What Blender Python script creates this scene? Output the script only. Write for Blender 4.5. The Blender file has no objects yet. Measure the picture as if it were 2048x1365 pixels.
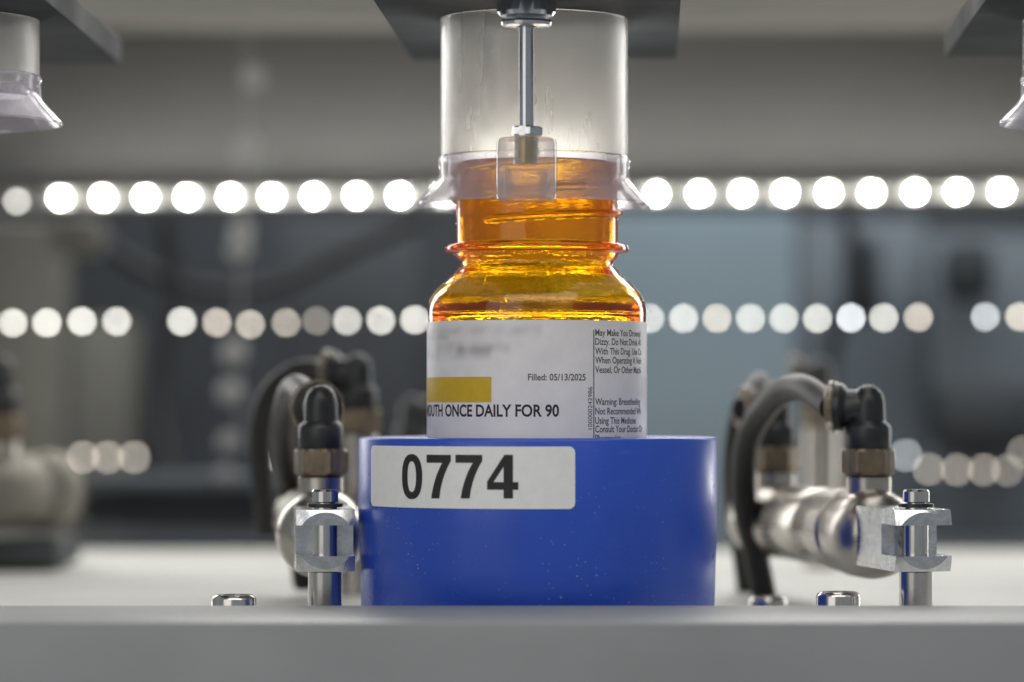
import bpy, bmesh, math, random
from mathutils import Vector, Matrix
random.seed(7)
PI = math.pi
MM = 0.001
SC = bpy.context.scene
COL = SC.collection

# ------------------------------------------------------------------ camera
W, H = 2048.0, 1365.0
F = 6624.0                 # focal length in photo pixels
VX, VY = 1300.0, 810.0     # where depth lines vanish
D = 690.0                  # camera to puck axis, mm
CX, CZ = 23.3, 46.7        # camera x and height, mm
cam_d = bpy.data.cameras.new('camera')
cam = bpy.data.objects.new('camera', cam_d)
COL.objects.link(cam)
cam.location = (CX*MM, -D*MM, CZ*MM)
cam.rotation_euler = (PI/2, 0, 0)
cam_d.sensor_width = 36.0
cam_d.lens = F/W*36.0
cam_d.shift_x = (W/2-VX)/W
cam_d.shift_y = (VY-H/2)/W
cam_d.clip_start = 0.01
cam_d.clip_end = 50
cam_d.dof.use_dof = True
cam_d.dof.focus_distance = (D-18)*MM
cam_d.dof.aperture_fstop = 9.0
cam_d.dof.aperture_blades = 0
SC.camera = cam

# ------------------------------------------------------------------ world, lamps, exposure
world = bpy.data.worlds.new('World'); SC.world = world; world.use_nodes = True
wn = world.node_tree
wn.nodes['Background'].inputs[0].default_value = (0.50, 0.54, 0.58, 1)
wn.nodes['Background'].inputs[1].default_value = 0.46

def area(name, loc, target, sx, sy, power, color=(1, 1, 1)):
    l = bpy.data.lights.new(name, 'AREA'); l.shape = 'RECTANGLE'
    l.size = sx*MM; l.size_y = sy*MM; l.energy = power; l.color = color
    o = bpy.data.objects.new(name, l); COL.objects.link(o)
    o.location = Vector(loc)*MM
    o.rotation_euler = (Vector(target)-Vector(loc)).to_track_quat('-Z', 'Y').to_euler()
    return o
area('overhead_lamp', (40, -330, 420), (0, 0, 40), 620, 300, 1.10, (1, .97, .92))
area('front_lamp', (-330, -520, 200), (0, 0, 40), 420, 420, .55, (1, .96, .9))
area('side_lamp_a', (-300, 412, 120), (0, 0, 80), 100, 400, .7, (1, .98, .95))
area('side_lamp_b', (300, 412, 120), (0, 0, 80), 100, 400, .7, (1, .98, .95))
area('back_fill', (20, 430, 250), (0, 0, 80), 360, 70, .7, (1, .97, .92))  # unseen light added to make the clear plastics glow from behind
area('funnel_fill', (-1, 31, 89), (-1, 22, 112), 30, 8, .022, (1, .99, .95))  # hidden light added behind the funnel for tube foot and neck
area('cabinet_fill', (80, 590, 330), (80, 760, 20), 700, 60, 1.5, (.95, .98, 1))  # unseen fill added to lift the dark background
area('deck_lamp', (60, 200, 330), (20, 200, 0), 520, 130, .30, (1, .98, .95))

vs = SC.view_settings
vs.view_transform = 'Standard'; vs.look = 'None'; vs.exposure = 0.0; vs.gamma = 1.0
vs.use_curve_mapping = False
SC.render.engine = 'CYCLES'
cy = SC.cycles
cy.use_denoising = True
cy.max_bounces = 20; cy.transmission_bounces = 16; cy.transparent_max_bounces = 24
cy.glossy_bounces = 8; cy.diffuse_bounces = 4
cy.sample_clamp_indirect = 60.0; cy.blur_glossy = 0.4
cy.use_adaptive_sampling = False

# ------------------------------------------------------------------ helpers
def P(px, py, Y):
    "the point at depth Y (mm behind the puck axis) on the sight line through a photo pixel"
    d = D+Y
    return Vector((CX+(px-VX)*d/F, Y, CZ-(py-VY)*d/F))

def on_plane(px, py, z):
    d = (CZ-z)*F/(py-VY)
    return Vector((CX+(px-VX)*d/F, d-D, z))

def on_cyl(px, py, R, ax):
    "angle and height where a sight line meets an upright cylinder round x=ax"
    dx = (px-VX)/F; ox = CX-ax
    a = dx*dx+1; b = 2*(ox*dx-D); c = ox*ox+D*D-R*R
    q = max(0.0, b*b-4*a*c)
    t = (-b-math.sqrt(q))/(2*a)
    x = ox+dx*t; y = t-D
    return math.atan2(x, -y), CZ-(py-VY)/F*t

def thing(name, label, cat, loc=(0, 0, 0), rotz=0.0, group=None):
    o = bpy.data.objects.new(name, None); COL.objects.link(o)
    o.empty_display_size = .01
    o.location = Vector(loc)*MM; o.rotation_euler = (0, 0, rotz)
    o['label'] = label; o['category'] = cat
    if group: o['group'] = group
    return o

def obj(name, bm, mat, parent=None, smooth=True, angle=35):
    me = bpy.data.meshes.new(name)
    bmesh.ops.scale(bm, vec=(MM, MM, MM), verts=bm.verts)
    if smooth:
        lim = math.radians(angle)
        for f in bm.faces: f.smooth = True
        for e in bm.edges:
            if len(e.link_faces) != 2 or e.calc_face_angle(0) > lim: e.smooth = False
    bm.to_mesh(me); bm.free()
    me.materials.append(mat)
    o = bpy.data.objects.new(name, me); COL.objects.link(o)
    if parent: o.parent = parent
    return o

def tag(o, label, cat, group=None):
    o['label'] = label; o['category'] = cat
    if group: o['group'] = group
    return o

def structure(o):
    o['kind'] = 'structure'; return o

def lathe(bm, prof, segs=96, loop=False, caps=True, M=None, rfun=None):
    "turn (r, z) pairs round z; loop closes the profile on itself"
    M = M or Matrix()
    rings = []
    for (r, z) in prof:
        ring = []
        for i in range(segs):
            a = 2*PI*i/segs
            rr = r+(rfun(a, r, z) if rfun else 0)
            ring.append(bm.verts.new(M @ Vector((rr*math.sin(a), -rr*math.cos(a), z))))
        rings.append(ring)
    n = len(rings)
    fs = []
    for k in range(n if loop else n-1):
        A, B = rings[k], rings[(k+1) % n]
        for i in range(segs):
            j = (i+1) % segs
            fs.append(bm.faces.new((A[i], A[j], B[j], B[i])))
    if caps and not loop:
        fs.append(bm.faces.new(list(reversed(rings[0])))); fs.append(bm.faces.new(rings[-1]))
    bmesh.ops.recalc_face_normals(bm, faces=fs)
    return bm

def box(bm, lo, hi, bev=0.0, seg=2, M=None):
    r = bmesh.ops.create_cube(bm, size=1)
    vsx = r['verts']
    lo = Vector(lo); hi = Vector(hi)
    for v in vsx:
        v.co = Vector((lo[i]+(v.co[i]+.5)*(hi[i]-lo[i]) for i in range(3)))
    es = list({e for v in vsx for e in v.link_edges})
    if bev: 
        r = bmesh.ops.bevel(bm, geom=es, offset=bev, segments=seg, affect='EDGES', profile=.5)
        vsx = list({v for f in r['faces'] for v in f.verts} | {v for v in vsx if v.is_valid})
    if M:
        for v in vsx: v.co = M @ v.co
    return bm

def prism(bm, pts, z0, z1, bev=0.0):
    lo = [bm.verts.new((p[0], p[1], z0)) for p in pts]
    hi = [bm.verts.new((p[0], p[1], z1)) for p in pts]
    n = len(pts); fs = [bm.faces.new(lo[::-1]), bm.faces.new(hi)]
    for i in range(n):
        j = (i+1) % n
        fs.append(bm.faces.new((lo[i], lo[j], hi[j], hi[i])))
    bmesh.ops.recalc_face_normals(bm, faces=fs)
    if bev:
        es = list({e for f in fs for e in f.edges})
        bmesh.ops.bevel(bm, geom=es, offset=bev, segments=2, affect='EDGES', profile=.5)
    return bm

def catmull(pts, n=10):
    pts = [Vector(p) for p in pts]; out = []
    ext = [pts[0]*2-pts[1]]+pts+[pts[-1]*2-pts[-2]]
    for i in range(1, len(ext)-2):
        p0, p1, p2, p3 = ext[i-1:i+3]
        for k in range(n):
            t = k/n
            out.append(.5*((2*p1)+(p2-p0)*t+(2*p0-5*p1+4*p2-p3)*t*t+(3*p1-p0-3*p2+p3)*t**3))
    out.append(pts[-1]); return out

def tube(bm, path, r, segs=20):
    path = [Vector(p) for p in path]; rings = []
    up = Vector((0, 0, 1)); prev = None
    for i, p in enumerate(path):
        t = (path[min(i+1, len(path)-1)]-path[max(i-1, 0)]).normalized()
        if prev is None:
            nrm = t.orthogonal().normalized()
        else:
            nrm = (prev-t*prev.dot(t)).normalized()
        prev = nrm; b = t.cross(nrm)
        rr = r(i/(len(path)-1)) if callable(r) else r
        rings.append([bm.verts.new(p+(nrm*math.cos(2*PI*k/segs)+b*math.sin(2*PI*k/segs))*rr) for k in range(segs)])
    fs = []
    for A, B in zip(rings, rings[1:]):
        for k in range(segs):
            j = (k+1) % segs
            fs.append(bm.faces.new((A[k], A[j], B[j], B[k])))
    fs.append(bm.faces.new(rings[0][::-1])); fs.append(bm.faces.new(rings[-1]))
    bmesh.ops.recalc_face_normals(bm, faces=fs)
    return bm

def hexnut(bm, rf, z0, z1, cx=0, cy_=0, rot=0.0, cham=0.12, hole=None):
    "hexagon (rf = half across the points) whose corners are turned away as on a real nut"
    segs = 96
    def rad(a, k):
        a = (a-rot) % (PI/3)
        return rf*math.cos(PI/6)/math.cos(a-PI/6)*k
    levels = [(z0, .86), (z0+(z1-z0)*cham, None), (z1-(z1-z0)*cham, None), (z1, .86)]
    rings = []
    for (z, k) in levels:
        ring = []
        for i in range(segs):
            a = 2*PI*i/segs
            r = rad(a, 1)
            if k is not None: r = min(r, rf*.87)
            ring.append(bm.verts.new((cx+r*math.sin(a), cy_-r*math.cos(a), z)))
        rings.append(ring)
    fs = []
    for A, B in zip(rings, rings[1:]):
        for i in range(segs):
            j = (i+1) % segs
            fs.append(bm.faces.new((A[i], A[j], B[j], B[i])))
    fs.append(bm.faces.new(rings[0][::-1])); fs.append(bm.faces.new(rings[-1]))
    bmesh.ops.recalc_face_normals(bm, faces=fs)
    return bm

def baked(o):
    dg = bpy.context.evaluated_depsgraph_get()
    return bpy.data.meshes.new_from_object(o.evaluated_get(dg))

def boolean(bm_base, ops):
    "box-like stock cut by other solids; returns a bmesh"
    def tmp(bm):
        me = bpy.data.meshes.new('stock'); bm.to_mesh(me); bm.free()
        o = bpy.data.objects.new('stock', me); COL.objects.link(o); return o
    base = tmp(bm_base); cut = []
    for kind, b in ops:
        t = tmp(b); cut.append(t)
        m = base.modifiers.new('b', 'BOOLEAN'); m.operation = kind; m.object = t; m.solver = 'EXACT'
    bpy.context.view_layer.update()
    me = baked(base)
    out = bmesh.new(); out.from_mesh(me)
    for o in cut+[base]: bpy.data.objects.remove(o, do_unlink=True)
    bpy.data.meshes.remove(me)
    return out

# ------------------------------------------------------------------ materials
def new_mat(name):
    m = bpy.data.materials.new(name); m.use_nodes = True
    nt = m.node_tree
    return m, nt, nt.nodes['Principled BSDF'], nt.nodes['Material Output']

def N(nt, kind, **kw):
    n = nt.nodes.new(kind)
    for k, v in kw.items():
        if k in n.inputs: n.inputs[k].default_value = v
        else: setattr(n, k, v)
    return n

def noise(nt, scale, detail=3, rough=.55, stretch=None, coord='Object'):
    tc = N(nt, 'ShaderNodeTexCoord'); mp = N(nt, 'ShaderNodeMapping')
    if stretch: mp.inputs['Scale'].default_value = stretch
    nt.links.new(tc.outputs[coord], mp.inputs[0])
    t = N(nt, 'ShaderNodeTexNoise'); t.inputs['Scale'].default_value = scale
    t.inputs['Detail'].default_value = detail; t.inputs['Roughness'].default_value = rough
    nt.links.new(mp.outputs[0], t.inputs['Vector'])
    return t.outputs['Fac']

def ramp(nt, src, stops):
    r = N(nt, 'ShaderNodeValToRGB'); e = r.color_ramp.elements
    while len(e) > 1: e.remove(e[0])
    e[0].position = stops[0][0]; e[0].color = tuple(stops[0][1])+(1,) if len(stops[0][1]) == 3 else stops[0][1]
    for p, c in stops[1:]:
        x = e.new(p); x.color = tuple(c)+(1,) if len(c) == 3 else c
    nt.links.new(src, r.inputs[0]); return r.outputs[0]

def g(v): return (v, v, v)

def solid(name, col, rough=.5, metal=0.0, var=.12, nscale=300, stretch=None, bump=0.0, bscale=900, coat=0.0, spec=.5, rvar=.15):
    m, nt, b, out = new_mat(name)
    f = noise(nt, nscale, 4, stretch=stretch)
    lo = tuple(c*(1-var) for c in col); hi = tuple(min(1, c*(1+var)) for c in col)
    nt.links.new(ramp(nt, f, [(.3, lo), (.7, hi)]), b.inputs['Base Color'])
    f2 = noise(nt, nscale*.37, 5, stretch=stretch)
    nt.links.new(ramp(nt, f2, [(.3, g(max(0.02, rough-rvar*rough))), (.7, g(min(1, rough+rvar*rough*2)))]), b.inputs['Roughness'])
    b.inputs['Metallic'].default_value = metal
    b.inputs['Specular IOR Level'].default_value = spec
    b.inputs['Coat Weight'].default_value = coat; b.inputs['Coat Roughness'].default_value = .1
    if bump:
        bp = N(nt, 'ShaderNodeBump'); bp.inputs['Strength'].default_value = bump; bp.inputs['Distance'].default_value = .0002
        nt.links.new(noise(nt, bscale, 3, stretch=stretch), bp.inputs['Height'])
        nt.links.new(bp.outputs[0], b.inputs['Normal'])
    return m

def emit(name, col, strength):
    m, nt, b, out = new_mat(name)
    b.inputs['Base Color'].default_value = (.8, .8, .78, 1)
    b.inputs['Emission Color'].default_value = tuple(col)+(1,)
    b.inputs['Emission Strength'].default_value = strength
    return m

def amber_mat(name):
    "tinted clear plastic: the colour deepens with the length of plastic the light crosses"
    m, nt, b, out = new_mat(name)
    b.inputs['Base Color'].default_value = (1, .93, .60, 1)
    b.inputs['Transmission Weight'].default_value = 1
    b.inputs['Roughness'].default_value = .02
    b.inputs['IOR'].default_value = 1.5
    bp = N(nt, 'ShaderNodeBump'); bp.inputs['Strength'].default_value = .28; bp.inputs['Distance'].default_value = .0005
    nt.links.new(noise(nt, 110, 4, stretch=(1, 1, 5)), bp.inputs['Height'])
    nt.links.new(bp.outputs[0], b.inputs['Normal'])
    tr = N(nt, 'ShaderNodeBsdfTranslucent'); tr.inputs['Color'].default_value = (1, .60, .015, 1)
    mx = N(nt, 'ShaderNodeMixShader'); tc = N(nt, 'ShaderNodeTexCoord'); sp = N(nt, 'ShaderNodeSeparateXYZ'); nt.links.new(tc.outputs['Object'], sp.inputs[0])
    mr = N(nt, 'ShaderNodeMapRange'); mr.inputs['From Min'].default_value = .0755; mr.inputs['From Max'].default_value = .0775
    mr.inputs['To Min'].default_value = .07; mr.inputs['To Max'].default_value = .25   # neck brightness put in as extra scatter above the body
    nt.links.new(sp.outputs['Z'], mr.inputs['Value']); nt.links.new(mr.outputs[0], mx.inputs[0])
    nt.links.new(b.outputs[0], mx.inputs[1]); nt.links.new(tr.outputs[0], mx.inputs[2])
    nt.links.new(mx.outputs[0], out.inputs[0])
    va = N(nt, 'ShaderNodeVolumeAbsorption'); va.inputs['Color'].default_value = (.995, .875, 0, 1); va.inputs['Density'].default_value = 1500
    nt.links.new(va.outputs[0], out.inputs['Volume'])
    return m

def frosted_mat(name, tint, haze, rough, rub_and_glow=True):
    "cloudy clear plastic: mostly see-through refraction with a milky scattering share"
    m, nt, b, out = new_mat(name)
    b.inputs['Base Color'].default_value = tuple(tint)+(1,)
    b.inputs['Transmission Weight'].default_value = 1
    b.inputs['IOR'].default_value = 1.3
    f = noise(nt, 60, 5, stretch=(1, 1, .25))
    nt.links.new(ramp(nt, f, [(.3, g(rough*.92)), (.7, g(rough*1.08))]), b.inputs['Roughness'])
    tl = N(nt, 'ShaderNodeBsdfTranslucent'); tl.inputs['Color'].default_value = (.88, .86, .83, 1)
    df = N(nt, 'ShaderNodeBsdfDiffuse'); df.inputs['Color'].default_value = (.72, .70, .70, 1)
    h = N(nt, 'ShaderNodeMixShader'); h.inputs[0].default_value = .35
    nt.links.new(tl.outputs[0], h.inputs[1]); nt.links.new(df.outputs[0], h.inputs[2])
    mx = N(nt, 'ShaderNodeMixShader'); mx.inputs[0].default_value = haze
    if rub_and_glow:
        # glow at the lower end put in as thicker milk; fine upright rub marks
        s_ = noise(nt, 220, 6, .75, stretch=(1, 1, .18))
        rub = ramp(nt, s_, [(.35, g(.9)), (.62, g(1.0)), (.74, g(1.0))])
        tc = N(nt, 'ShaderNodeTexCoord'); sp = N(nt, 'ShaderNodeSeparateXYZ'); nt.links.new(tc.outputs['Object'], sp.inputs[0])
        mr = N(nt, 'ShaderNodeMapRange'); mr.interpolation_type = 'SMOOTHSTEP'
        mr.inputs['From Min'].default_value = .034; mr.inputs['From Max'].default_value = .010
        mr.inputs['To Min'].default_value = haze; mr.inputs['To Max'].default_value = min(.9, haze*2.0)
        nt.links.new(sp.outputs['Z'], mr.inputs['Value'])
        mu = N(nt, 'ShaderNodeMath'); mu.operation = 'MULTIPLY'
        nt.links.new(rub, mu.inputs[0]); nt.links.new(mr.outputs[0], mu.inputs[1])
        nt.links.new(mu.outputs[0], mx.inputs[0])
    nt.links.new(b.outputs[0], mx.inputs[1]); nt.links.new(h.outputs[0], mx.inputs[2])
    nt.links.new(mx.outputs[0], out.inputs[0])
    return m

def clear_mat(name, tint, see, rough=.06, trans=.55):
    "thin clear plastic: straight see-through share, gloss and a little milk"
    m, nt, b, out = new_mat(name)
    b.inputs['Base Color'].default_value = tuple(tint)+(1,)
    b.inputs['Roughness'].default_value = rough
    b.inputs['Transmission Weight'].default_value = trans
    b.inputs['IOR'].default_value = 1.45
    tp = N(nt, 'ShaderNodeBsdfTransparent'); tp.inputs['Color'].default_value = (.97, .96, .97, 1)
    lw = N(nt, 'ShaderNodeLayerWeight'); lw.inputs['Blend'].default_value = .35
    mx = N(nt, 'ShaderNodeMixShader')
    nt.links.new(ramp(nt, lw.outputs['Facing'], [(0, g(1-see)), (.9, g(min(1, 1-see+.45)))]), mx.inputs[0])
    nt.links.new(tp.outputs[0], mx.inputs[1]); nt.links.new(b.outputs[0], mx.inputs[2])
    nt.links.new(mx.outputs[0], out.inputs[0])
    return m

def puck_mat(name):
    m, nt, b, out = new_mat(name)
    tc = N(nt, 'ShaderNodeTexCoord')
    f = noise(nt, 40, 4, stretch=(1, 1, .3))
    base = ramp(nt, f, [(.3, (.022, .072, .46)), (.7, (.028, .092, .54))])
    v = N(nt, 'ShaderNodeTexVoronoi'); v.inputs['Scale'].default_value = 760
    nt.links.new(tc.outputs['Object'], v.inputs['Vector'])
    clump = noise(nt, 70, 3)
    # dust specks: small cores of cells, more of them low on the wall
    sp = N(nt, 'ShaderNodeSeparateXYZ'); nt.links.new(tc.outputs['Object'], sp.inputs[0])
    low = ramp(nt, sp.outputs['Z'], [(.0, g(.20)), (.036, g(.07))])
    sz = N(nt, 'ShaderNodeMath'); sz.operation = 'MULTIPLY'
    nt.links.new(low, sz.inputs[0]); nt.links.new(ramp(nt, clump, [(.36, g(0)), (.66, g(1))]), sz.inputs[1])
    lt = N(nt, 'ShaderNodeMath'); lt.operation = 'LESS_THAN'
    nt.links.new(v.outputs['Distance'], lt.inputs[0]); nt.links.new(sz.outputs[0], lt.inputs[1])
    mx = N(nt, 'ShaderNodeMixRGB'); mx.inputs[2].default_value = (.22, .27, .48, 1)
    nt.links.new(lt.outputs[0], mx.inputs[0]); nt.links.new(base, mx.inputs[1])
    # pale rub marks: short level streaks, most along the top rim
    st_ = noise(nt, 260, 5, .7, stretch=(.5, .5, 4))
    up = ramp(nt, sp.outputs['Z'], [(.030, g(.12)), (.0385, g(.30)), (.040, g(.8))])
    sm = N(nt, 'ShaderNodeMath'); sm.operation = 'MULTIPLY'
    nt.links.new(ramp(nt, st_, [(.60, g(0)), (.74, g(1))]), sm.inputs[0]); nt.links.new(up, sm.inputs[1])
    m2 = N(nt, 'ShaderNodeMixRGB'); m2.inputs[2].default_value = (.16, .22, .56, 1)
    nt.links.new(sm.outputs[0], m2.inputs[0]); nt.links.new(mx.outputs[0], m2.inputs[1])
    nt.links.new(m2.outputs[0], b.inputs['Base Color'])
    f3 = noise(nt, 90, 5)
    nt.links.new(ramp(nt, f3, [(.3, g(.24)), (.75, g(.42))]), b.inputs['Roughness'])
    b.inputs['Subsurface Weight'].default_value = .0
    bp = N(nt, 'ShaderNodeBump'); bp.inputs['Strength'].default_value = .12; bp.inputs['Distance'].default_value = .0002
    nt.links.new(noise(nt, 160, 4, stretch=(1, 1, .15)), bp.inputs['Height'])
    nt.links.new(bp.outputs[0], b.inputs['Normal'])
    return m

def label_mat(name, smudges):
    "white paper; soft grey print that has run in a few lines (UV = arc length, height in mm)"
    m, nt, b, out = new_mat(name)
    uv = N(nt, 'ShaderNodeUVMap'); sp = N(nt, 'ShaderNodeSeparateXYZ')
    nt.links.new(uv.outputs[0], sp.inputs[0])
    f = noise(nt, 250, 3)
    paper = ramp(nt, f, [(.3, (.75, .72, .71)), (.7, (.81, .78, .77))])
    mp = N(nt, 'ShaderNodeMapping'); mp.inputs['Scale'].default_value = (1.0, .8, 1)
    nt.links.new(uv.outputs[0], mp.inputs[0])
    nz = N(nt, 'ShaderNodeTexNoise'); nz.inputs['Scale'].default_value = .32; nz.inputs['Detail'].default_value = 0
    nt.links.new(mp.outputs[0], nz.inputs['Vector'])
    nzr = ramp(nt, nz.outputs['Fac'], [(.32, g(.35)), (.66, g(1))])
    total = None
    def mth(op, a, c, clamp=False):
        q = N(nt, 'ShaderNodeMath'); q.operation = op; q.use_clamp = clamp
        for i, s in enumerate((a, c)):
            if isinstance(s, (int, float)): q.inputs[i].default_value = s
            else: nt.links.new(s, q.inputs[i])
        return q.outputs[0]
    for (s0, s1, zc, hw, amt) in smudges:
        dz = mth('DIVIDE', mth('ABSOLUTE', mth('SUBTRACT', sp.outputs['Y'], zc), 0), hw)
        mz = N(nt, 'ShaderNodeMapRange'); mz.interpolation_type = 'SMOOTHSTEP'
        mz.inputs['From Min'].default_value = 1.0; mz.inputs['From Max'].default_value = 0.0
        nt.links.new(dz, mz.inputs['Value'])
        mid, half = (s0+s1)/2, (s1-s0)/2
        ds = mth('SUBTRACT', mth('ABSOLUTE', mth('SUBTRACT', sp.outputs['X'], mid), 0), half)
        ms = N(nt, 'ShaderNodeMapRange'); ms.interpolation_type = 'SMOOTHSTEP'
        ms.inputs['From Min'].default_value = .6; ms.inputs['From Max'].default_value = -1.2
        nt.links.new(ds, ms.inputs['Value'])
        v = mth('MULTIPLY', mth('MULTIPLY', mz.outputs[0], ms.outputs[0]), amt)
        total = v if total is None else mth('ADD', total, v, True)
    total = mth('MULTIPLY', total, nzr)
    mx = N(nt, 'ShaderNodeMixRGB'); mx.inputs[2].default_value = (.10, .09, .10, 1)
    nt.links.new(total, mx.inputs[0]); nt.links.new(paper, mx.inputs[1])
    nt.links.new(mx.outputs[0], b.inputs['Base Color'])
    nt.links.new(ramp(nt, noise(nt, 120, 4), [(.3, g(.36)), (.7, g(.52))]), b.inputs['Roughness'])
    bp = N(nt, 'ShaderNodeBump'); bp.inputs['Strength'].default_value = .25; bp.inputs['Distance'].default_value = .0003
    nt.links.new(noise(nt, 75, 3, stretch=(1, 1, .35)), bp.inputs['Height']); nt.links.new(bp.outputs[0], b.inputs['Normal'])
    return m

M_blue = puck_mat('blue_plastic')
M_sticker = solid('white_sticker', (.84, .84, .82), .45, var=.03, nscale=500)
M_ink = solid('black_ink', (.018, .017, .018), .5, var=.2)
M_ink2 = solid('grey_ink', (.10, .09, .095), .55, var=.3, nscale=2500)
M_yellow = solid('yellow_print', (.62, .40, .015), .45, var=.05, nscale=600)
M_amber = amber_mat('amber_plastic')
M_frost = frosted_mat('frosted_tube', (.95, .94, .92), .12, .27)
M_clear = clear_mat('clear_funnel_plastic', (.55, .515, .575), .70, .14, .22)
M_pad = clear_mat('clear_pad_plastic', (.90, .86, .86), .72, .05, .7)
M_brass_stud = solid('brass_stud', (.62, .52, .26), .25, 1, .1)
M_steel = solid('turned_steel', (.62, .60, .57), .17, 1, .1, nscale=500, stretch=(1, 1, .2), bump=.05)
M_zinc = solid('zinc_steel', (.70, .71, .72), .22, 1, .16, nscale=700, bump=.18, bscale=1600)
M_chrome = solid('chrome', (.62, .63, .65), .16, 1, .04)
M_barrel = solid('stainless_barrel', (.47, .44, .395), .28, 1, .08, nscale=200, stretch=(1, .1, 1))
M_dimmed = solid('dimmed_barrel', (.20, .19, .165), .5, 1, .15)  # barrel metal darkened to tone down the light on the far cylinder
M_dark = solid('dark_hole', (.02, .02, .022), .6)
M_slate = solid('slate_anodised', (.026, .030, .034), .7, 0, .05, nscale=60, spec=.25)
M_black = solid('black_nylon', (.018, .019, .020), .38, 0, .25, nscale=200, bump=.05)
M_brass = solid('tarnished_brass', (.20, .16, .115), .42, 1, .15, nscale=400)
M_hose = solid('smoke_hose', (.016, .0155, .015), .44, 0, .2, nscale=120, spec=.4)
M_ring = clear_mat('clear_ring_plastic', (.34, .27, .19), .40, .2, .3)
M_deck = solid('white_deck_paint', (.66, .655, .62), .45, 0, .13, nscale=45, stretch=(.25, 1, 1), bump=.05)
M_rail = solid('grey_rail_paint', (.29, .295, .297), .42, 0, .09, nscale=35, stretch=(.6, 1, 1), bump=.06, bscale=700)
M_wallgrey = solid('cabinet_grey', (.15, .148, .142), .6, 0, .06, nscale=15)
M_beam = solid('beam_grey', (.22, .21, .188), .6, 0, .06, nscale=15)
M_backdark = solid('cabinet_dark', (.058, .062, .068), .7, 0, .3, nscale=9)
M_bluegrey = solid('bluegrey_door', (.26, .33, .37), .5, 0, .08, nscale=8)
M_midgrey = solid('slate_column', (.15, .175, .195), .6, 0, .1, nscale=10)
M_darkbox = solid('dark_box', (.045, .050, .055), .6, 0, .2, nscale=20)
M_beige = solid('beige_column', (.21, .20, .17), .6, 0, .12, nscale=12)
M_strip = solid('strip_housing', (.22, .22, .21), .5, 0, .05)
M_pale = solid('spot_grey', (.26, .26, .255), .35, 0, .08)

# ------------------------------------------------------------------ setting: deck and rail
bm = bmesh.new(); box(bm, (-420, -40, -12), (470, 377, 0), .6)
structure(obj('deck', bm, M_deck))
RZ = 7.3
bm = bmesh.new(); box(bm, (-420, -91, -60), (470, -40.2, RZ), .45, 3)
tag(obj('front_rail', bm, M_rail), 'long grey painted rail running across the front of the machine', 'rail')

# ------------------------------------------------------------------ background cabinet
bm = bmesh.new(); box(bm, (-420, 905, -300), (560, 920, 420))
structure(obj('back_wall', bm, M_backdark))
bm = bmesh.new(); box(bm, (-420, 378, -12), (560, 900, -8))
structure(obj('floor', bm, M_backdark))

zb = P(0, 418, 545).z; zt = P(0, 0, 545).z
bm = bmesh.new(); box(bm, (-330, 530, zb), (420, 545, zt+60), 1)
tag(obj('machine_panel', bm, M_wallgrey), 'wide plain grey cabinet panel just behind the bright row of lights', 'panel')
bz = P(0, 42, 470).z
bm = bmesh.new(); box(bm, (-330, 466, bz), (420, 500, bz+60), 2)
tag(obj('top_beam', bm, M_beam), 'pale warm grey beam across the very top behind the brackets', 'beam')

def backbox(name, x0, x1, y0, y1, Y, depth, mat, label, cat, bev=2):
    a = P(x0, y1, Y); b = P(x1, y0, Y)
    bm = bmesh.new(); box(bm, (a.x, Y, a.z), (b.x, Y+depth, b.z), bev)
    return tag(obj(name, bm, mat), label, cat)
backbox('machine_panel', 1120, 1592, 428, 1300, 640, 20, M_bluegrey, 'flat blue grey steel panel behind the bottle and right fitting', 'panel')
backbox('machine_column', 1860, 2300, 470, 1300, 700, 30, M_midgrey, 'dim slate column filling the far right behind the broken row of lights', 'column')
backbox('machine_panel', 1600, 1852, 440, 1300, 720, 20, M_midgrey, 'slate grey panel between the blue grey steel panel and the right column', 'panel')
backbox('control_box', 1895, 1990, 480, 600, 660, 36, M_darkbox, 'dark square box high on the right slate column', 'box', 6)
backbox('valve_block', 1868, 2075, 765, 900, 660, 36, M_darkbox, 'wide dark block low on the right slate column', 'block', 6)
backbox('upright_box', 1690, 1765, 470, 640, 680, 30, M_darkbox, 'narrow dark upright box on the panel right of the blue grey steel panel', 'box', 6)
backbox('steel_post', 140, 262, 640, 1300, 760, 30, M_beige, 'pale beige upright post at the left behind the blurred cylinder', 'post', 4)
backbox('wide_post', -60, 120, 440, 1300, 600, 30, M_beige, 'broad dim beige upright at the left edge of the picture', 'post', 4)
backbox('small_cover', 95, 205, 430, 515, 560, 20, M_beige, 'small beige cover plate under the left end of the bright lights', 'cover', 6)
backbox('dark_drawer', 160, 720, 980, 1052, 520, 60, M_darkbox, 'low dark drawer unit behind the deck on the left', 'drawer', 4)
backbox('dark_block', -150, 116, 1076, 1140, 236, 40, M_darkbox, 'low dark block on the deck under the far left cylinder', 'block', 3)  # plain dark block filling the dark area under the cylinder
backbox('lower_shelf', 140, 900, 950, 972, 500, 30, M_midgrey, 'thin grey shelf above the dark drawer unit', 'shelf', 2)
backbox('machine_panel', 560, 840, 440, 900, 700, 30, M_backdark, 'slate machine panel left of the amber bottle behind the fitting', 'panel', 3)

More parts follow.
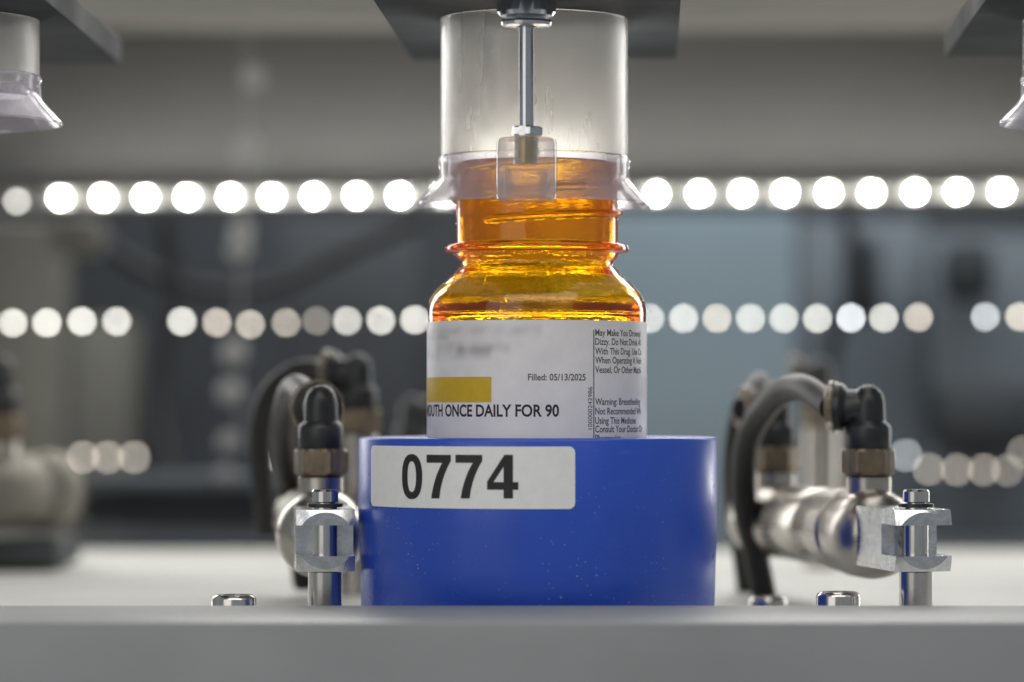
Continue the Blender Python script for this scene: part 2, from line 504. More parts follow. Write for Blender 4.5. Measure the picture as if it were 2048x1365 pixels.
# ------------------------------------------------------------------ rows of lights
def led_strip(name, label, leds, Y, rad, slot, tilt_pts, group=None):
    "leds: (px, py, strength, colour)"
    a = P(*tilt_pts[0], Y); b = P(*tilt_pts[1], Y)
    t = thing(name, label, 'light strip', (0, Y, 0), 0, group)
    n = (b-a); L = n.length; ang = math.atan2(n.z, n.x)
    if slot:
        M = Matrix.Translation((a.x, 0, a.z)) @ Matrix.Rotation(-ang, 4, 'Y')
        bm = bmesh.new(); box(bm, (-6, 2.2, -slot), (L+6, 5.5, slot), .5, 2, M)
        obj('housing', bm, M_strip, t)
    cache = {}
    for (px, py, s, c) in leds:
        p = P(px, py, Y)
        key = (round(s, 3), c)
        if key not in cache: cache[key] = emit('led_light', c, s)
        bm = bmesh.new()
        Mx = Matrix.Translation((p.x, 0, p.z)) @ Matrix.Rotation(PI/2, 4, 'X')
        lathe(bm, [(rad, -2.0), (rad, .3), (rad*.86, .8), (rad*.45, 1.05), (.02, 1.1)], 20, M=Mx)
        obj('led', bm, cache[key], t)
    return t

WARM = (1, .98, .90); COOL = (.92, .97, 1); TAN = (1, .90, .76)
row1 = [(33, 403, 12, WARM)]
xs = [120, 205, 290, 375, 460, 543, 627, 713, 799, 885, 971, 1057, 1143, 1229, 1313, 1399, 1485, 1571, 1658, 1744, 1831, 1916, 2004, 2090]
for i, x in enumerate(xs):
    row1.append((x, 396-13*(x-120)/1884, 190, WARM))
led_strip('led_strip', 'row of brilliant white lights crossing behind the funnel', row1, 516, .9, 2.2, ((-40, 397), (2100, 382)))
row2 = []
for (x, y, s, c) in [(25, 646, 20, WARM), (93, 646, 22, WARM), (163, 643, 22, WARM), (233, 643, 19, WARM),
                     (363, 643, 21, WARM), (433, 645, 15, TAN), (500, 649, 14, TAN), (572, 646, 11, TAN), (633, 642, 5.5, TAN),
                     (694, 642, 17, WARM), (761, 641, 20, WARM), (829, 640, 22, WARM), (897, 640, 20, WARM), (965, 639, 20, WARM), (1033, 639, 20, WARM), (1100, 638, 20, WARM), (1168, 638, 20, WARM), (1234, 638, 20, WARM),
                     (1300, 637, 17, WARM), (1367, 637, 20, WARM), (1434, 637, 18, TAN), (1501, 637, 19, WARM), (1568, 637, 19, WARM), (1635, 637, 21, WARM), (1702, 636, 27, COOL), (1768, 636, 20, WARM), (1837, 635, 17, TAN),
                     (1971, 634, 16, COOL), (2040, 634, 18, TAN)]:
    row2.append((x, y, s, c))
led_strip('led_strip', 'dimmer broken row of cream lights across the middle behind the bottle shoulder', row2, 528, .9, 0, ((-40, 646), (2100, 634)))
row3a = [(122, 910, 4, TAN), (165, 915, 8, TAN), (215, 915, 8, TAN), (268, 915, 8, TAN), (556, 912, 10, WARM)]
led_strip('led_strip', 'short faint row of tan lights low at the left', row3a, 700, 1.1, 0, ((100, 915), (600, 915)))
row3b = [(1424, 910, 10, COOL), (1812, 911, 9, COOL), (1858, 939, 7, TAN), (1914, 940, 8, TAN), (1968, 940, 8, TAN), (2015, 941, 6, TAN), (2046, 905, 6, TAN)]
led_strip('led_strip', 'faint overlapping row of tan lights low at the right edge', row3b, 700, 1.1, 0, ((1424, 930), (2100, 940)))

def cable(label, pts, r=2.2):
    bm = bmesh.new(); tube(bm, catmull(pts, 8), r, 14)
    return tag(obj('cable', bm, M_black), label, 'cable', 'dark cables behind the lights')
cable('dark cable sagging behind the middle lights left of the bottle', [P(180, 470, 620), P(330, 560, 615), P(520, 580, 610), P(700, 500, 615), P(840, 440, 620)], 3.4)
cable('dark cable dropping beside the low tan lights at the left', [P(330, 440, 600), P(345, 600, 600), P(320, 800, 600), P(350, 990, 590)], 3.0)
cable('dark cable hanging down the slate panel at the right', [P(1690, 430, 650), P(1720, 560, 650), P(1660, 720, 650), P(1680, 1000, 650)], 3.0)
t = thing('spot_line', 'pale round spots in an upright line left of the black fittings', 'beaded line', tuple(P(478, 900, 470)))
o0 = P(478, 900, 470)  # small grey spheres built for a column of blurred pale spots
bm = bmesh.new(); tube(bm, [P(500, -60, 470)-o0, P(492, 300, 470)-o0, P(478, 640, 470)-o0, P(478, 900, 470)-o0], .35, 10)
obj('thin_line', bm, M_pale, t)
for (px, py, r) in [(507, 155, 4.2), (494, 285, 4.0), (490, 318, 4.4), (482, 462, 4.0), (478, 500, 4.2), (468, 708, 4.6), (462, 786, 4.6), (456, 885, 3.6), (452, 950, 3.4)]:
    bm = bmesh.new(); bmesh.ops.create_uvsphere(bm, u_segments=16, v_segments=10, radius=r)
    bmesh.ops.translate(bm, verts=bm.verts, vec=P(px, py, 470)-o0)
    obj('pale_spot', bm, M_pale, t)

# ------------------------------------------------------------------ brackets
BZ = CZ+80.4; BT = 6.0
def bracket(label, quad):
    "quad: photo corners of the underside, on the plane z = BZ"
    pts = [on_plane(px, py, BZ) for px, py in quad]
    c = sum(pts, Vector())/len(pts)
    t = thing('mounting_bracket', label, 'bracket', (c.x, c.y, BZ), 0, 'slate brackets holding the funnels')
    bm = bmesh.new(); prism(bm, [p-c for p in pts], 0, BT, .35)
    obj('plate', bm, M_slate, t, angle=20)
    return t, c
bra, ca = bracket('slate grey bracket over the amber bottle carrying the plunger rod', [(745-24, -36), (825, 121), (1354, 118), (1364, -36)])
brb, cb = bracket('slate grey bracket cut off at the top left corner', [(-420, -36), (-330, 131), (243, 129), (44, -36)])
brc, cc = bracket('slate grey bracket cut off at the top right corner', [(2000, -36), (1890, 114), (2480, 114), (2540, -36)])

# ------------------------------------------------------------------ funnels
FR = 19.6
def funnel(label, x, dz, ztop):
    z0 = 88.2+dz
    t = thing('drop_funnel', label, 'funnel', (x, 0, z0), 0, 'clear funnels hanging under the brackets')
    bm = bmesh.new()
    top = ztop-z0-.15
    lathe(bm, [(FR-.1, 10.2), (FR-.1, top), (FR-1.6, top), (FR-1.6, 10.2)], 128, loop=True)
    obj('tube', bm, M_frost, t)
    bm = bmesh.new()
    outer = [(24.3, 0), (24.35, .5), (23.9, 1.0), (23.0, 2.0), (21.6, 3.5), (20.5, 4.7), (20.0, 5.5), (19.8, 6.4), (19.75, 8.6), (19.95, 8.9), (19.95, 9.7), (19.6, 10.1)]
    inner = [(18.3, 10.1), (18.3, 8.2), (18.5, 6.2), (18.9, 5.0), (20.2, 3.4), (21.7, 1.9), (22.8, .7), (23.6, 0)]
    lathe(bm, outer+inner, 160, loop=True)
    obj('skirt', bm, M_clear, t)
    return t
FX = P(1068.5, 0, 0).x
funnel('clear funnel lowered onto the neck of the amber bottle', FX, 0, BZ)
funnel('raised clear funnel cut off by the left edge', P(-111, 0, 0).x, 17, BZ)
funnel('raised clear funnel barely entering at the right edge', P(2233, 0, 0).x, 17, BZ)

b0 = P(903, 326, 60); b1 = P(1234, 278, 60)  # unseen glowing bar, added to whiten the foot of the tube
t = thing('added_glow_bar', 'added white glow bar behind the foot of the clear funnel tube', 'glow helper', ((b0.x+b1.x)/2, 60, b0.z))
hx = (b1.x-b0.x)/2; hz = b1.z-b0.z
bm = bmesh.new(); box(bm, (-hx-.4, .6, -.3), (hx+.4, 6, hz+.3), .3); obj('housing', bm, M_strip, t)
bm = bmesh.new(); box(bm, (-hx, -1.2, 0), (hx, .58, hz), .5); obj('lens', bm, emit('added_glow', (1, .99, .94), 3.2), t)

# ------------------------------------------------------------------ plunger in front of the tube
rc = P(1053, 300, -30)
zz = lambda py, Y=-30: CZ-(py-VY)*(D+Y)/F
z_pad0, z_pad1 = zz(403), zz(277)
t = thing('plunger_rod', 'thin steel plunger rod ending in a clear round pad before the funnel', 'plunger', (rc.x, -30, z_pad0))
L = lambda py: zz(py)-z_pad0
bm = bmesh.new(); lathe(bm, [(1.1, L(262)), (1.1, L(254)), (1.5, L(252)), (1.5, L(20))], 40)
obj('rod', bm, M_chrome, t)
bm = bmesh.new(); hexnut(bm, 6.0, L(33), L(-30), rot=PI/6+.04, cham=.13)
obj('lock_nut', bm, M_chrome, t, angle=12)
bm = bmesh.new(); lathe(bm, [(4.5, L(54)), (5.0, L(52)), (5.1, L(46)), (4.9, L(42)), (4.4, L(36)), (4.2, L(33)-.05), (2.0, L(33)-.05), (2.0, L(54))], 64, loop=True)
obj('flange_washer', bm, M_chrome, t)
bm = bmesh.new(); hexnut(bm, 3.35, L(273), L(254), rot=.25, cham=.14)
obj('hex_nut', bm, M_zinc, t, angle=12)
bm = bmesh.new()
hgt = z_pad1-z_pad0
lathe(bm, [(0.02, 0), (5.3, 0), (5.9, .25), (6.1, .8), (6.1, hgt-1.0), (5.85, hgt-.35), (5.3, hgt), (2.6, hgt), (2.6, 7.2), (.02, 7.0)], 96)
bm.verts.ensure_lookup_table()
pad = obj('pad', bm, M_pad, t)
bm = bmesh.new(); lathe(bm, [(.02, .9), (4.4, .9), (4.6, 1.4), (4.6, 6.3), (.02, 6.6)], 64)
obj('pad_core', bm, M_pad, t)
bm = bmesh.new()
pr = []
zc = 7.4
while zc < hgt-.3:
    pr += [(2.0, zc), (2.4, zc+.18), (2.4, zc+.3), (2.0, zc+.48)]; zc += .6
lathe(bm, pr, 40)
obj('stud', bm, M_brass_stud, t)

# ------------------------------------------------------------------ puck
PR = 37.3; PT = 40.0
puck = thing('bottle_puck', 'round blue plastic puck with a white number sticker holding the amber bottle', 'puck', (0, 0, 0))
bm = bmesh.new()
lathe(bm, [(0.02, .0), (36.0, 0), (36.6, .6), (37.0, 14), (PR, 22), (PR, PT-.5), (PR-.15, PT-.15), (PR-.5, PT), (25.2, PT), (24.6, PT-.5), (24.5, 4.0), (.02, 4.0)], 192)
obj('body', bm, M_blue, puck, angle=50)

def wrapped(name, pts_faces, R, ax, mat, parent, origin):
    pass

def grid_patch(th0, th1, z0, z1, R, round_r=0.0, nt_=48):
    "curved rectangle with rounded corners standing on a cylinder, 0.08 mm thick"
    bm = bmesh.new()
    s0, s1 = th0*R, th1*R
    out = []
    if round_r:
        for (cx_, cz_, a0) in ((s1-round_r, z1-round_r, 0), (s0+round_r, z1-round_r, PI/2), (s0+round_r, z0+round_r, PI), (s1-round_r, z0+round_r, 3*PI/2)):
            for k in range(9):
                a = a0+PI/2*k/8
                out.append((cx_+round_r*math.cos(a), cz_+round_r*math.sin(a)))
    else:
        out = [(s0, z0), (s1, z0), (s1, z1), (s0, z1)]
    f = bm.faces.new([bm.verts.new((x, 0, z)) for x, z in out])
    return bm, s0, s1

def bend(bm, R, off=0.0, thick=0.0, step=.6, uv=False):
    "slice a flat (s, 0, z) sheet and roll it onto a cylinder of radius R round the z axis"
    xs_ = [v.co.x for v in bm.verts]
    x = min(xs_)+step
    while x < max(xs_):
        bmesh.ops.bisect_plane(bm, geom=bm.verts[:]+bm.edges[:]+bm.faces[:], plane_co=(x, 0, 0), plane_no=(1, 0, 0))
        x += step
    for f in bm.faces:
        if f.normal.y > 0: f.normal_flip()
    if uv:
        ul = bm.loops.layers.uv.new('UVMap')
        for f in bm.faces:
            for l in f.loops: l[ul].uv = (l.vert.co.x, l.vert.co.z)
    if thick:
        r = bmesh.ops.extrude_face_region(bm, geom=bm.faces[:])
        for v in r['geom']:
            if isinstance(v, bmesh.types.BMVert): v.co.y -= thick
        bmesh.ops.recalc_face_normals(bm, faces=bm.faces)
    for v in bm.verts:
        s, y, z = v.co
        rr = R+off-y; a = s/R
        v.co = Vector((rr*math.sin(a), -rr*math.cos(a), z))
    return bm

# sticker with the number
a0, zs1 = on_cyl(743, 893, PR, 0); a1, _ = on_cyl(1150, 893, PR, 0)
am, zm1 = on_cyl(946, 893.5, PR, 0); _, zm0 = on_cyl(946, 1018, PR, 0)
bm, s0, s1 = grid_patch(a0, a1, zm0, zm1, PR, 1.2)
st = obj('number_sticker', bend(bm, PR, .02, .10, 1.0), M_sticker, puck)

def flat_curve(polys):
    cu = bpy.data.curves.new('outline', 'CURVE'); cu.dimensions = '2D'; cu.fill_mode = 'BOTH'
    for p in polys:
        s = cu.splines.new('POLY'); s.points.add(len(p)-1)
        for q, (x, y) in zip(s.points, p): q.co = (x, y, 0, 1)
        s.use_cyclic_u = True
    o = bpy.data.objects.new('outline', cu); COL.objects.link(o)
    bpy.context.view_layer.update()
    me = baked(o); bm = bmesh.new(); bm.from_mesh(me)
    bpy.data.objects.remove(o, do_unlink=True); bpy.data.meshes.remove(me)
    return bm

def sup(cx_, cy__, rx, ry, n=64, e=2.35):
    out = []
    for i in range(n):
        a = 2*PI*i/n; c, s = math.cos(a), math.sin(a)
        out.append((cx_+rx*math.copysign(abs(c)**(2/e), c), cy__+ry*math.copysign(abs(s)**(2/e), s)))
    return out
def bez(p0, p1, p2, n=10):
    return [((1-t)**2*p0[0]+2*t*(1-t)*p1[0]+t*t*p2[0], (1-t)**2*p0[1]+2*t*(1-t)*p1[1]+t*t*p2[1]) for t in [k/n for k in range(n+1)]]
seven = [(0, 1), (0, .815), (.65, .815)]+bez((.65, .815), (.30, .45), (.20, 0))+[(.54, 0)]+bez((.54, 0), (.62, .47), (1, .86))+[(1, 1)]
four = [(.53, 0), (.53, .20), (0, .20), (0, .385), (.555, 1.0), (.83, 1.0), (.83, .375), (1, .375), (1, .20), (.83, .20), (.83, 0)]
four_in = [(.21, .375), (.53, .375), (.53, .725)]
GL = {'0': [sup(.5, .5, .5, .515), sup(.5, .5, .205, .35)], '7': [seven], '4': [four, four_in]}
bmx = bmesh.new()
tmpm = bpy.data.meshes.new('tmp')
for ch, x0, x1 in (('0', 805, 845.5), ('7', 854, 902.5), ('7', 911.5, 965), ('4', 974.5, 1037)):
    t0, _ = on_cyl(x0, 950, PR, 0); t1, _ = on_cyl(x1, 950, PR, 0)
    _, zt_ = on_cyl((x0+x1)/2, 910, PR, 0); _, zb_ = on_cyl((x0+x1)/2, 997.5, PR, 0)
    b1 = flat_curve([[((t0+(t1-t0)*x)*PR, zb_+(zt_-zb_)*y) for x, y in p] for p in GL[ch]])
    for v in b1.verts: v.co = Vector((v.co.x, 0, v.co.y))
    b1.to_mesh(tmpm); b1.free(); bmx.from_mesh(tmpm)
bmx.normal_update()
obj('number', bend(bmx, PR, .15, .0, .7), M_ink, st)

# ------------------------------------------------------------------ bottle
BX = P(1074, 0, 0).x
BR = 22.8
bottle = thing('pill_bottle', 'amber plastic pill bottle with a white printed label standing in the blue puck', 'bottle', (BX, 0, 4.05))
zl = lambda py: CZ-(py-VY)/9.6-4.05
NR = 16.85
ctrl = [(BR-1.2, 0), (BR-.3, .4), (BR, 1.4), (BR, zl(640)), (BR, zl(626)), (22.75, zl(618)), (22.5, zl(606)), (21.95, zl(594)), (21.1, zl(582)), (19.9, zl(570)), (18.5, zl(559)), (17.4, zl(549)), (16.75, zl(541)),
        (16.0, zl(534.5)), (15.7, zl(529)), (15.85, zl(524)), (16.5, zl(518)), (16.8, zl(513)), (16.9, zl(508.5)), (18.5, zl(506.5)), (19.0, zl(504)), (19.1, zl(497)), (18.9, zl(492.5)), (17.3, zl(489.5)), (NR, zl(486))]
prof = []
for a, b in zip(ctrl, ctrl[1:]):
    n = max(1, int(abs(b[1]-a[1])/.35))
    if abs(a[0]-b[0]) < .05 and a[1] < 50: n = 1
    prof += [(a[0]+(b[0]-a[0])*k/n, a[1]+(b[1]-a[1])*k/n) for k in range(n)]
ztopn = zl(326)
zc = zl(487)
while zc < ztopn-.5:
    prof.append((NR, zc)); zc += .22
prof += [(NR, ztopn-.4), (NR-.25, ztopn-.1), (NR-.6, ztopn)]
inner = [(NR-1.1, ztopn), (NR-1.4, ztopn-.3), (NR-1.5, zl(487)), (NR-1.5, zl(500)), (NR-1.55, zl(512)), (14.75, zl(520)), (14.5, zl(528)), (14.7, zl(535)), (15.4, zl(543)), (16.3, zl(551)), (17.4, zl(561)), (18.8, zl(572)), (20.0, zl(584)), (20.9, zl(596)), (21.35, zl(606)), (21.3, zl(616)), (20.9, zl(623)), (20.7, zl(628)), (21.0, zl(633)), (21.6, zl(640)), (21.6, 2.4), (20.4, 1.4), (.05, 1.4)]
TZ0 = zz(437, -17)-4.05
def thread(a, r, z):
    if z < zl(486) or r < NR-.3: return 0.0
    best = 0.0
    th0 = math.radians(-38)
    aa = a if a < PI else a-2*PI
    for k in range(-1, 5):
        th = aa+2*PI*k
        if th < th0 or th > th0+2*PI*2.2: continue
        zc_ = TZ0+5.6*(th-th0)/(2*PI)
        fade = min(1, (th-th0)/.22)*min(1, (th0+2*PI*2.2-th)/.22)
        q = abs(z-zc_)/.78
        if q < 1: best = max(best, fade*1.15*(1-q**3))
    return best
bm = bmesh.new()
lathe(bm, [(.05, 0)]+prof+inner, 224, loop=False, caps=True, rfun=thread)
obj('body', bm, M_amber, bottle, angle=60)

LR = BR+.06
lab_top = on_cyl(1075, 640, LR, BX)[1]-4.05
def LA(px, py):
    a, z = on_cyl(px, py, LR, BX); return a*LR, z-4.05
smud = []
for (x0, x1, y, h, amt) in [(830, 1085, 662, 1.9, .26), (830, 1005, 690, 2.0, .22), (900, 1022, 697, 1.8, .22), (830, 985, 708, 2.0, .30), (840, 900, 676, 1.0, .2)]:
    sA = LA(max(x0, 860), y)[0]-(4 if x0 < 860 else 0); sB = LA(x1, y)[0]
    smud.append((sA, sB, LA((max(x0, 860)+x1)/2, y)[1], h, amt))
M_label = label_mat('label_paper', smud)
bm = bmesh.new()
bm.faces.new([bm.verts.new((s, 0, z)) for s, z in ((-62, 6), (64, 6), (64, lab_top), (-62, lab_top))])
lab = obj('label', bend(bm, LR, 0, .05, 1.0, uv=True), M_label, bottle)

def text_sheet(txt, size, xs_, bold=0.0, spacing=1.0):
    cu = bpy.data.curves.new('text', 'FONT'); cu.body = txt; cu.size = size; cu.offset = bold
    cu.space_character = spacing; cu.resolution_u = 4
    o = bpy.data.objects.new('text', cu); COL.objects.link(o)
    bpy.context.view_layer.update()
    me = baked(o); b = bmesh.new(); b.from_mesh(me)
    bpy.data.objects.remove(o, do_unlink=True); bpy.data.meshes.remove(me)
    for v in b.verts: v.co = Vector((v.co.x*xs_, 0, v.co.y))
    return b
def extent(b):
    x = [v.co.x for v in b.verts]; z = [v.co.z for v in b.verts]
    return min(x), max(x), min(z), max(z)
def print_text(name, lines, mat, parent, R):
    "lines: (text, s0, z0, cap_height, width or None, xscale, bold, turn)"
    acc = bmesh.new()
    for (txt, s_0, z_0, cap, width, xsc, bold, turn) in lines:
        b = text_sheet(txt, 1.0, 1.0, bold)
        e = text_sheet('H', 1.0, 1.0, 0); ch = extent(e)[3]; e.free()
        k = cap/ch; x0_, x1_, _, _ = extent(b)
        kx = width/(x1_-x0_) if width else k*xsc
        for v in b.verts:
            x, z = (v.co.x-x0_)*kx, v.co.z*k
            v.co = Vector((s_0-z, 0, z_0+x)) if turn else Vector((s_0+x, 0, z_0+z))
        b.to_mesh(tmpm); b.free(); acc.from_mesh(tmpm)
    acc.normal_update()
    return obj(name, bend(acc, R, .085, 0, 1.2), mat, parent)

lines = []
s_w = LA(1190, 700)[0]
wl = [('May Make You Drowsy/', 666), ('Dizzy. Do Not Drink Al', 684), ('With This Drug. Use Ca', 703), ('When Operating A Vehi', 721), ('Vessel, Or Other Machi', 740),
      ('Warning: Breastfeeding', 804), ('Not Recommended Wh', 823), ('Using This Medicine', 842), ('Consult Your Doctor Or', 859), ('Pharmacist', 877)]
for tx, yy in wl:
    lines.append((tx, s_w, LA(1200, yy+6)[1], 1.32, None, .80, .012, False))
print_text('warning_text', lines, M_ink2, lab, LR)
sA, zA = LA(1056, 761); sB, _ = LA(1171, 761)
print_text('date_text', [('Filled: 05/13/2025', sA, zA, 1.28, sB-sA, 1, .016, False)], M_ink2, lab, LR)
sA, zA = LA(953, 833); sB, _ = LA(1118, 833)
wD = sB-sA
b = text_sheet('DAILY FOR 90', 1, 1, 0); e0 = extent(b); b.free()
b = text_sheet('MOUTH ONCE DAILY FOR 90', 1, 1, 0); e1 = extent(b); b.free()
wT = wD*(e1[1]-e1[0])/(e0[1]-e0[0])
print_text('dose_text', [('MOUTH ONCE DAILY FOR 90', sB-wT, zA, 2.3, wT, 1, .024, False)], M_ink, lab, LR)
sA, zA = LA(1184, 859); _, zB = LA(1184, 774)
print_text('serial_text', [('100000242986', sA, zA, .95, zB-zA, 1, 0, True)], M_ink2, lab, LR)
sA, zA = LA(1186.3, 874); sB, zB = LA(1188.2, 660)
bm = bmesh.new(); bm.faces.new([bm.verts.new((s, 0, z)) for s, z in ((sA, zA-6), (sB, zA-6), (sB, zB), (sA, zB))])
obj('divider_line', bend(bm, LR, .085, 0, .5), M_ink2, lab)
sA, zA = LA(983, 805); _, zB = LA(983, 754)
bm = bmesh.new(); bm.faces.new([bm.verts.new((s, 0, z)) for s, z in ((-42, zA), (sA, zA), (sA, zB), (-42, zB))])
obj('yellow_block', bend(bm, LR, .08, 0, .8), M_yellow, lab)

# ------------------------------------------------------------------ pneumatic cylinders
AZ = 19.0
def elbow(parent, y, turn, z0=AZ+9.2, branch=7.0, rr=5.7):
    "push-in elbow screwed upright into the cylinder; branch leaves along 'turn' (angle round z)"
    T = Matrix.Translation((0, y, 0))
    zh = z0+3.4
    bm = bmesh.new(); lathe(bm, [(4.9, z0-1.2), (4.9, zh-.6), (4.4, zh-.02)], 40, M=T)
    obj('port_boss', bm, M_barrel, parent)
    bm = bmesh.new(); hexnut(bm, 6.0, zh, zh+5.6, 0, y, .35, .1)
    nut = obj('hex_nut', bm, M_brass, parent, angle=12)
    bm = bmesh.new()
    za = zh+14.6
    lathe(bm, [(4.7, zh+5.62), (4.9, zh+6.0), (4.9, zh+10.0), (4.6, zh+10.8), (3.7, zh+11.6), (3.6, za), (3.5, za+1.4), (3.1, za+2.9), (2.2, za+4.1), (1.0, za+4.7), (.02, za+4.8)], 48, M=T)
    R = T @ Matrix.Translation((0, 0, za)) @ Matrix.Rotation(turn, 4, 'Z') @ Matrix.Rotation(-PI/2, 4, 'X')
    lathe(bm, [(3.2, 0), (3.7, 1.5), (3.7, branch-2.6), (rr-.5, branch-1.4), (rr-.5, branch)], 48, M=R)
    el = obj('elbow_body', bm, M_black, parent)
    bm = bmesh.new()
    lathe(bm, [(3.3, branch+.02), (rr-.3, branch+.02), (rr, branch+.4), (rr, branch+1.3), (rr-.4, branch+1.7), (3.3, branch+1.7)], 48, loop=True, M=R)
    obj('release_ring', bm, M_ring, el)
    return R @ Vector((0, 0, branch+1.0)), za

def air_cylinder(label, loc, yaw, L, turns, rr=5.7, bar=None):
    bar = bar or M_barrel
    t = thing('air_cylinder', label, 'air cylinder', loc, yaw, 'air cylinders with black elbow fittings')
    # pivot pin: thick foot, thinner shank, grooved head
    bm = bmesh.new()
    lathe(bm, [(3.45, 0), (3.45, 12.4), (2.5, 12.6), (2.5, 25.6), (2.0, 25.8), (2.0, 26.6), (2.75, 26.8), (2.75, 28.9), (2.45, 29.3), (.02, 29.3)], 48)
    obj('pivot_pin', bm, M_steel, t)
    bm = bmesh.new(); lathe(bm, [(2.05, 25.7), (3.6, 25.7), (3.7, 26.0), (3.6, 26.4), (2.05, 26.4)], 32, loop=True)
    obj('retaining_clip', bm, M_black, t)
    # clevis: square bar, end turned to a cone, slotted and bored
    h = 6.3
    st_ = bmesh.new(); box(st_, (-5.95, -6.2, AZ-h), (5.95, 24, AZ+h), 0)
    Rm = Matrix.Translation((0, 0, AZ)) @ Matrix.Rotation(-PI/2, 4, 'X')
    cone = bmesh.new(); lathe(cone, [(5.6, -6.3), (9.2, -4.3), (9.2, 26)], 96, M=Rm)
    slot = bmesh.new(); box(slot, (-9, -8, AZ-3.15), (9, 5.0, AZ+3.15))
    bore = bmesh.new(); lathe(bore, [(2.58, 3), (2.58, 40)], 40)
    side = bmesh.new(); lathe(side, [(2.5, 2), (2.5, 15)], 40, M=Rm)
    cl = boolean(st_, [('INTERSECT', cone), ('DIFFERENCE', slot), ('DIFFERENCE', bore), ('DIFFERENCE', side)])
    bmesh.ops.recalc_face_normals(cl, faces=cl.faces)
    obj('clevis', cl, M_zinc, t, angle=12)
    # domed cap, barrel, far cap
    bm = bmesh.new()
    lathe(bm, [(5.2, 23.0), (7.0, 24.0), (8.5, 26.0), (9.4, 28.8), (9.75, 32), (9.8, 41), (9.5, 42.2), (8.9, 42.8)], 72, M=Rm)
    obj('end_cap', bm, bar, t)
    bm = bmesh.new(); lathe(bm, [(8.75, 42.6), (8.75, 46), (9.3, 46.4), (9.3, 55), (8.75, 55.5), (8.75, 68), (8.4, 68.7), (8.75, 69.4), (8.75, L-34), (7.2, L-31), (7.2, L-29.5), (8.75, L-26.5), (8.75, L-12), (8.5, L-11.4), (8.75, L-10.8), (8.75, L-9)], 72, M=Rm)
    obj('barrel', bm, bar, t)
    bm = bmesh.new(); lathe(bm, [(8.9, L-9.2), (9.2, L-8.6), (9.2, L-2.5), (8.6, L-.8), (7.2, L), (.02, L)], 72, M=Rm)
    obj('far_cap', bm, bar, t)
    pr_ = []
    for (y, tn) in turns:
        e, za = elbow(t, y, tn, AZ+9.2 if y < 45 else AZ+8.6, rr=rr)
        c, s = math.cos(yaw), math.sin(yaw)
        pr_.append(Vector((loc[0]+e.x*c-e.y*s, loc[1]+e.x*s+e.y*c, e.z)))
    return t, pr_

pR = P(1832, 1100, -10); pR.z = 0
cylR, eR = air_cylinder('air cylinder right of the blue puck angled back to the left', tuple(pR), math.radians(12), 132, [(36, math.radians(62)), (118, math.radians(95))])
pL = P(650, 1100, -10); pL.z = 0
cylL, eL = air_cylinder('air cylinder left of the blue puck seen end on', tuple(pL), math.radians(7), 132, [(34, math.radians(6))], 5.9)
YF = math.radians(-33)
eP = P(120, 1000, 250)
pF = Vector((eP.x+math.sin(YF)*132*1.2, 250-math.cos(YF)*132*1.2, 0))
cylF, eF = air_cylinder('far out of focus air cylinder reaching in from the left edge', tuple(pF), YF, 132, [(112, math.radians(70))], bar=M_dimmed)
cylF.scale = (1.2, 1.2, 1.2)
eF = [pF+(e-pF)*1.2 for e in eF]

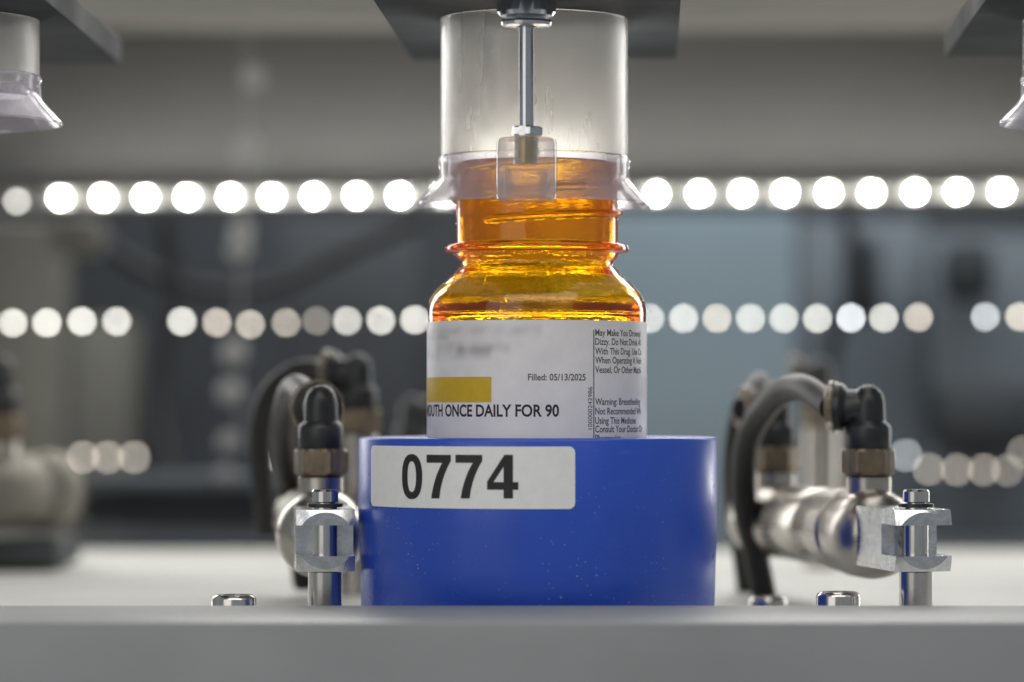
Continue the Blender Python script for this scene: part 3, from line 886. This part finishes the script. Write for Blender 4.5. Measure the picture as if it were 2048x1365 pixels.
def hose(label, pts, r=3.0, mat=None):
    bm = bmesh.new(); tube(bm, catmull(pts, 10), r, 24)
    return tag(obj('air_hose', bm, mat or M_hose), label, 'hose', 'smoky air hoses on the fittings')
hose('smoky air hose arching left and down from the right front fitting', [eR[0], P(1600, 775, 44), P(1545, 800, 62), P(1496, 880, 80), P(1488, 1000, 92), P(1512, 1110, 98), P(1530, 1200, 100)])
hose('smoky air hose arching from the right rear fitting', [eR[1], P(1520, 770, 118), P(1478, 850, 125), P(1470, 980, 130), P(1490, 1120, 135), P(1500, 1195, 135)])
hose('smoky air hose looping left from the left front fitting', [eL[0], P(592, 775, 55), P(572, 820, 75), P(568, 900, 95), P(590, 1010, 110), P(610, 1170, 120)])
hose('pale air hose bending over the far left cylinder', [eF[0], eF[0]+Vector((-14, 2, 1)), eF[0]+Vector((-30, 4, -6)), eF[0]+Vector((-42, 6, -22))])

def stand_elbow(label, px, py, Y, turn):
    "a further fitting on its own upright post"
    top = P(px, py, Y)
    t = thing('elbow_fitting', label, 'fitting', (top.x, top.y, 0), 0, 'further black elbow fittings')
    e, za = elbow(t, 0, turn, top.z-23)
    bm = bmesh.new(); lathe(bm, [(5, 0), (5, top.z-23-1.2)], 32)
    obj('post', bm, M_barrel, t)
    return Vector((top.x+e.x, top.y+e.y, e.z))
stand_elbow('black elbow fitting rising out of focus behind the right cylinder', 1642, 715, 260, math.radians(80))
eB = stand_elbow('black elbow fitting standing just behind the left cylinder fitting', 716, 706, 125, math.radians(75))
hose('smoky air hose bending left from the fitting behind the left cylinder', [eB, eB+Vector((-8, 2, 0)), eB+Vector((-15, 6, -6)), eB+Vector((-18, 12, -18)), eB+Vector((-17, 20, -40))])
stand_elbow('black elbow fitting half hidden between left fitting and label', 825, 790, 230, math.radians(-60))

# ------------------------------------------------------------------ cap screws
def cap_screw(label, px, py, Y, r=4.55):
    p = P(px, py, Y)
    t = thing('cap_screw', label, 'bolt', (p.x, p.y, 0), 0, 'socket head screws in the deck')
    h = p.z
    bm = bmesh.new()
    cyl_ = [(r, 0.0), (r, h-.9), (r-.2, h-.45), (r-.75, h), (2.3, h), (2.25, h-2.2), (.02, h-2.4)]
    lathe(bm, cyl_, 48)
    obj('head', bm, M_steel, t)
    bm = bmesh.new(); lathe(bm, [(.05, h-2.35), (2.1, h-2.3), (.05, h-2.25)], 6)
    obj('socket', bm, M_dark, t)
cap_screw('steel socket screw on the deck left of the left cylinder', 468, 1190, -12)
cap_screw('steel socket screw in front of the right cylinder pin', 1676, 1184, -6)
cap_screw('out of focus socket screw close to the right side of the puck', 1535, 1193, 60, 4.3)
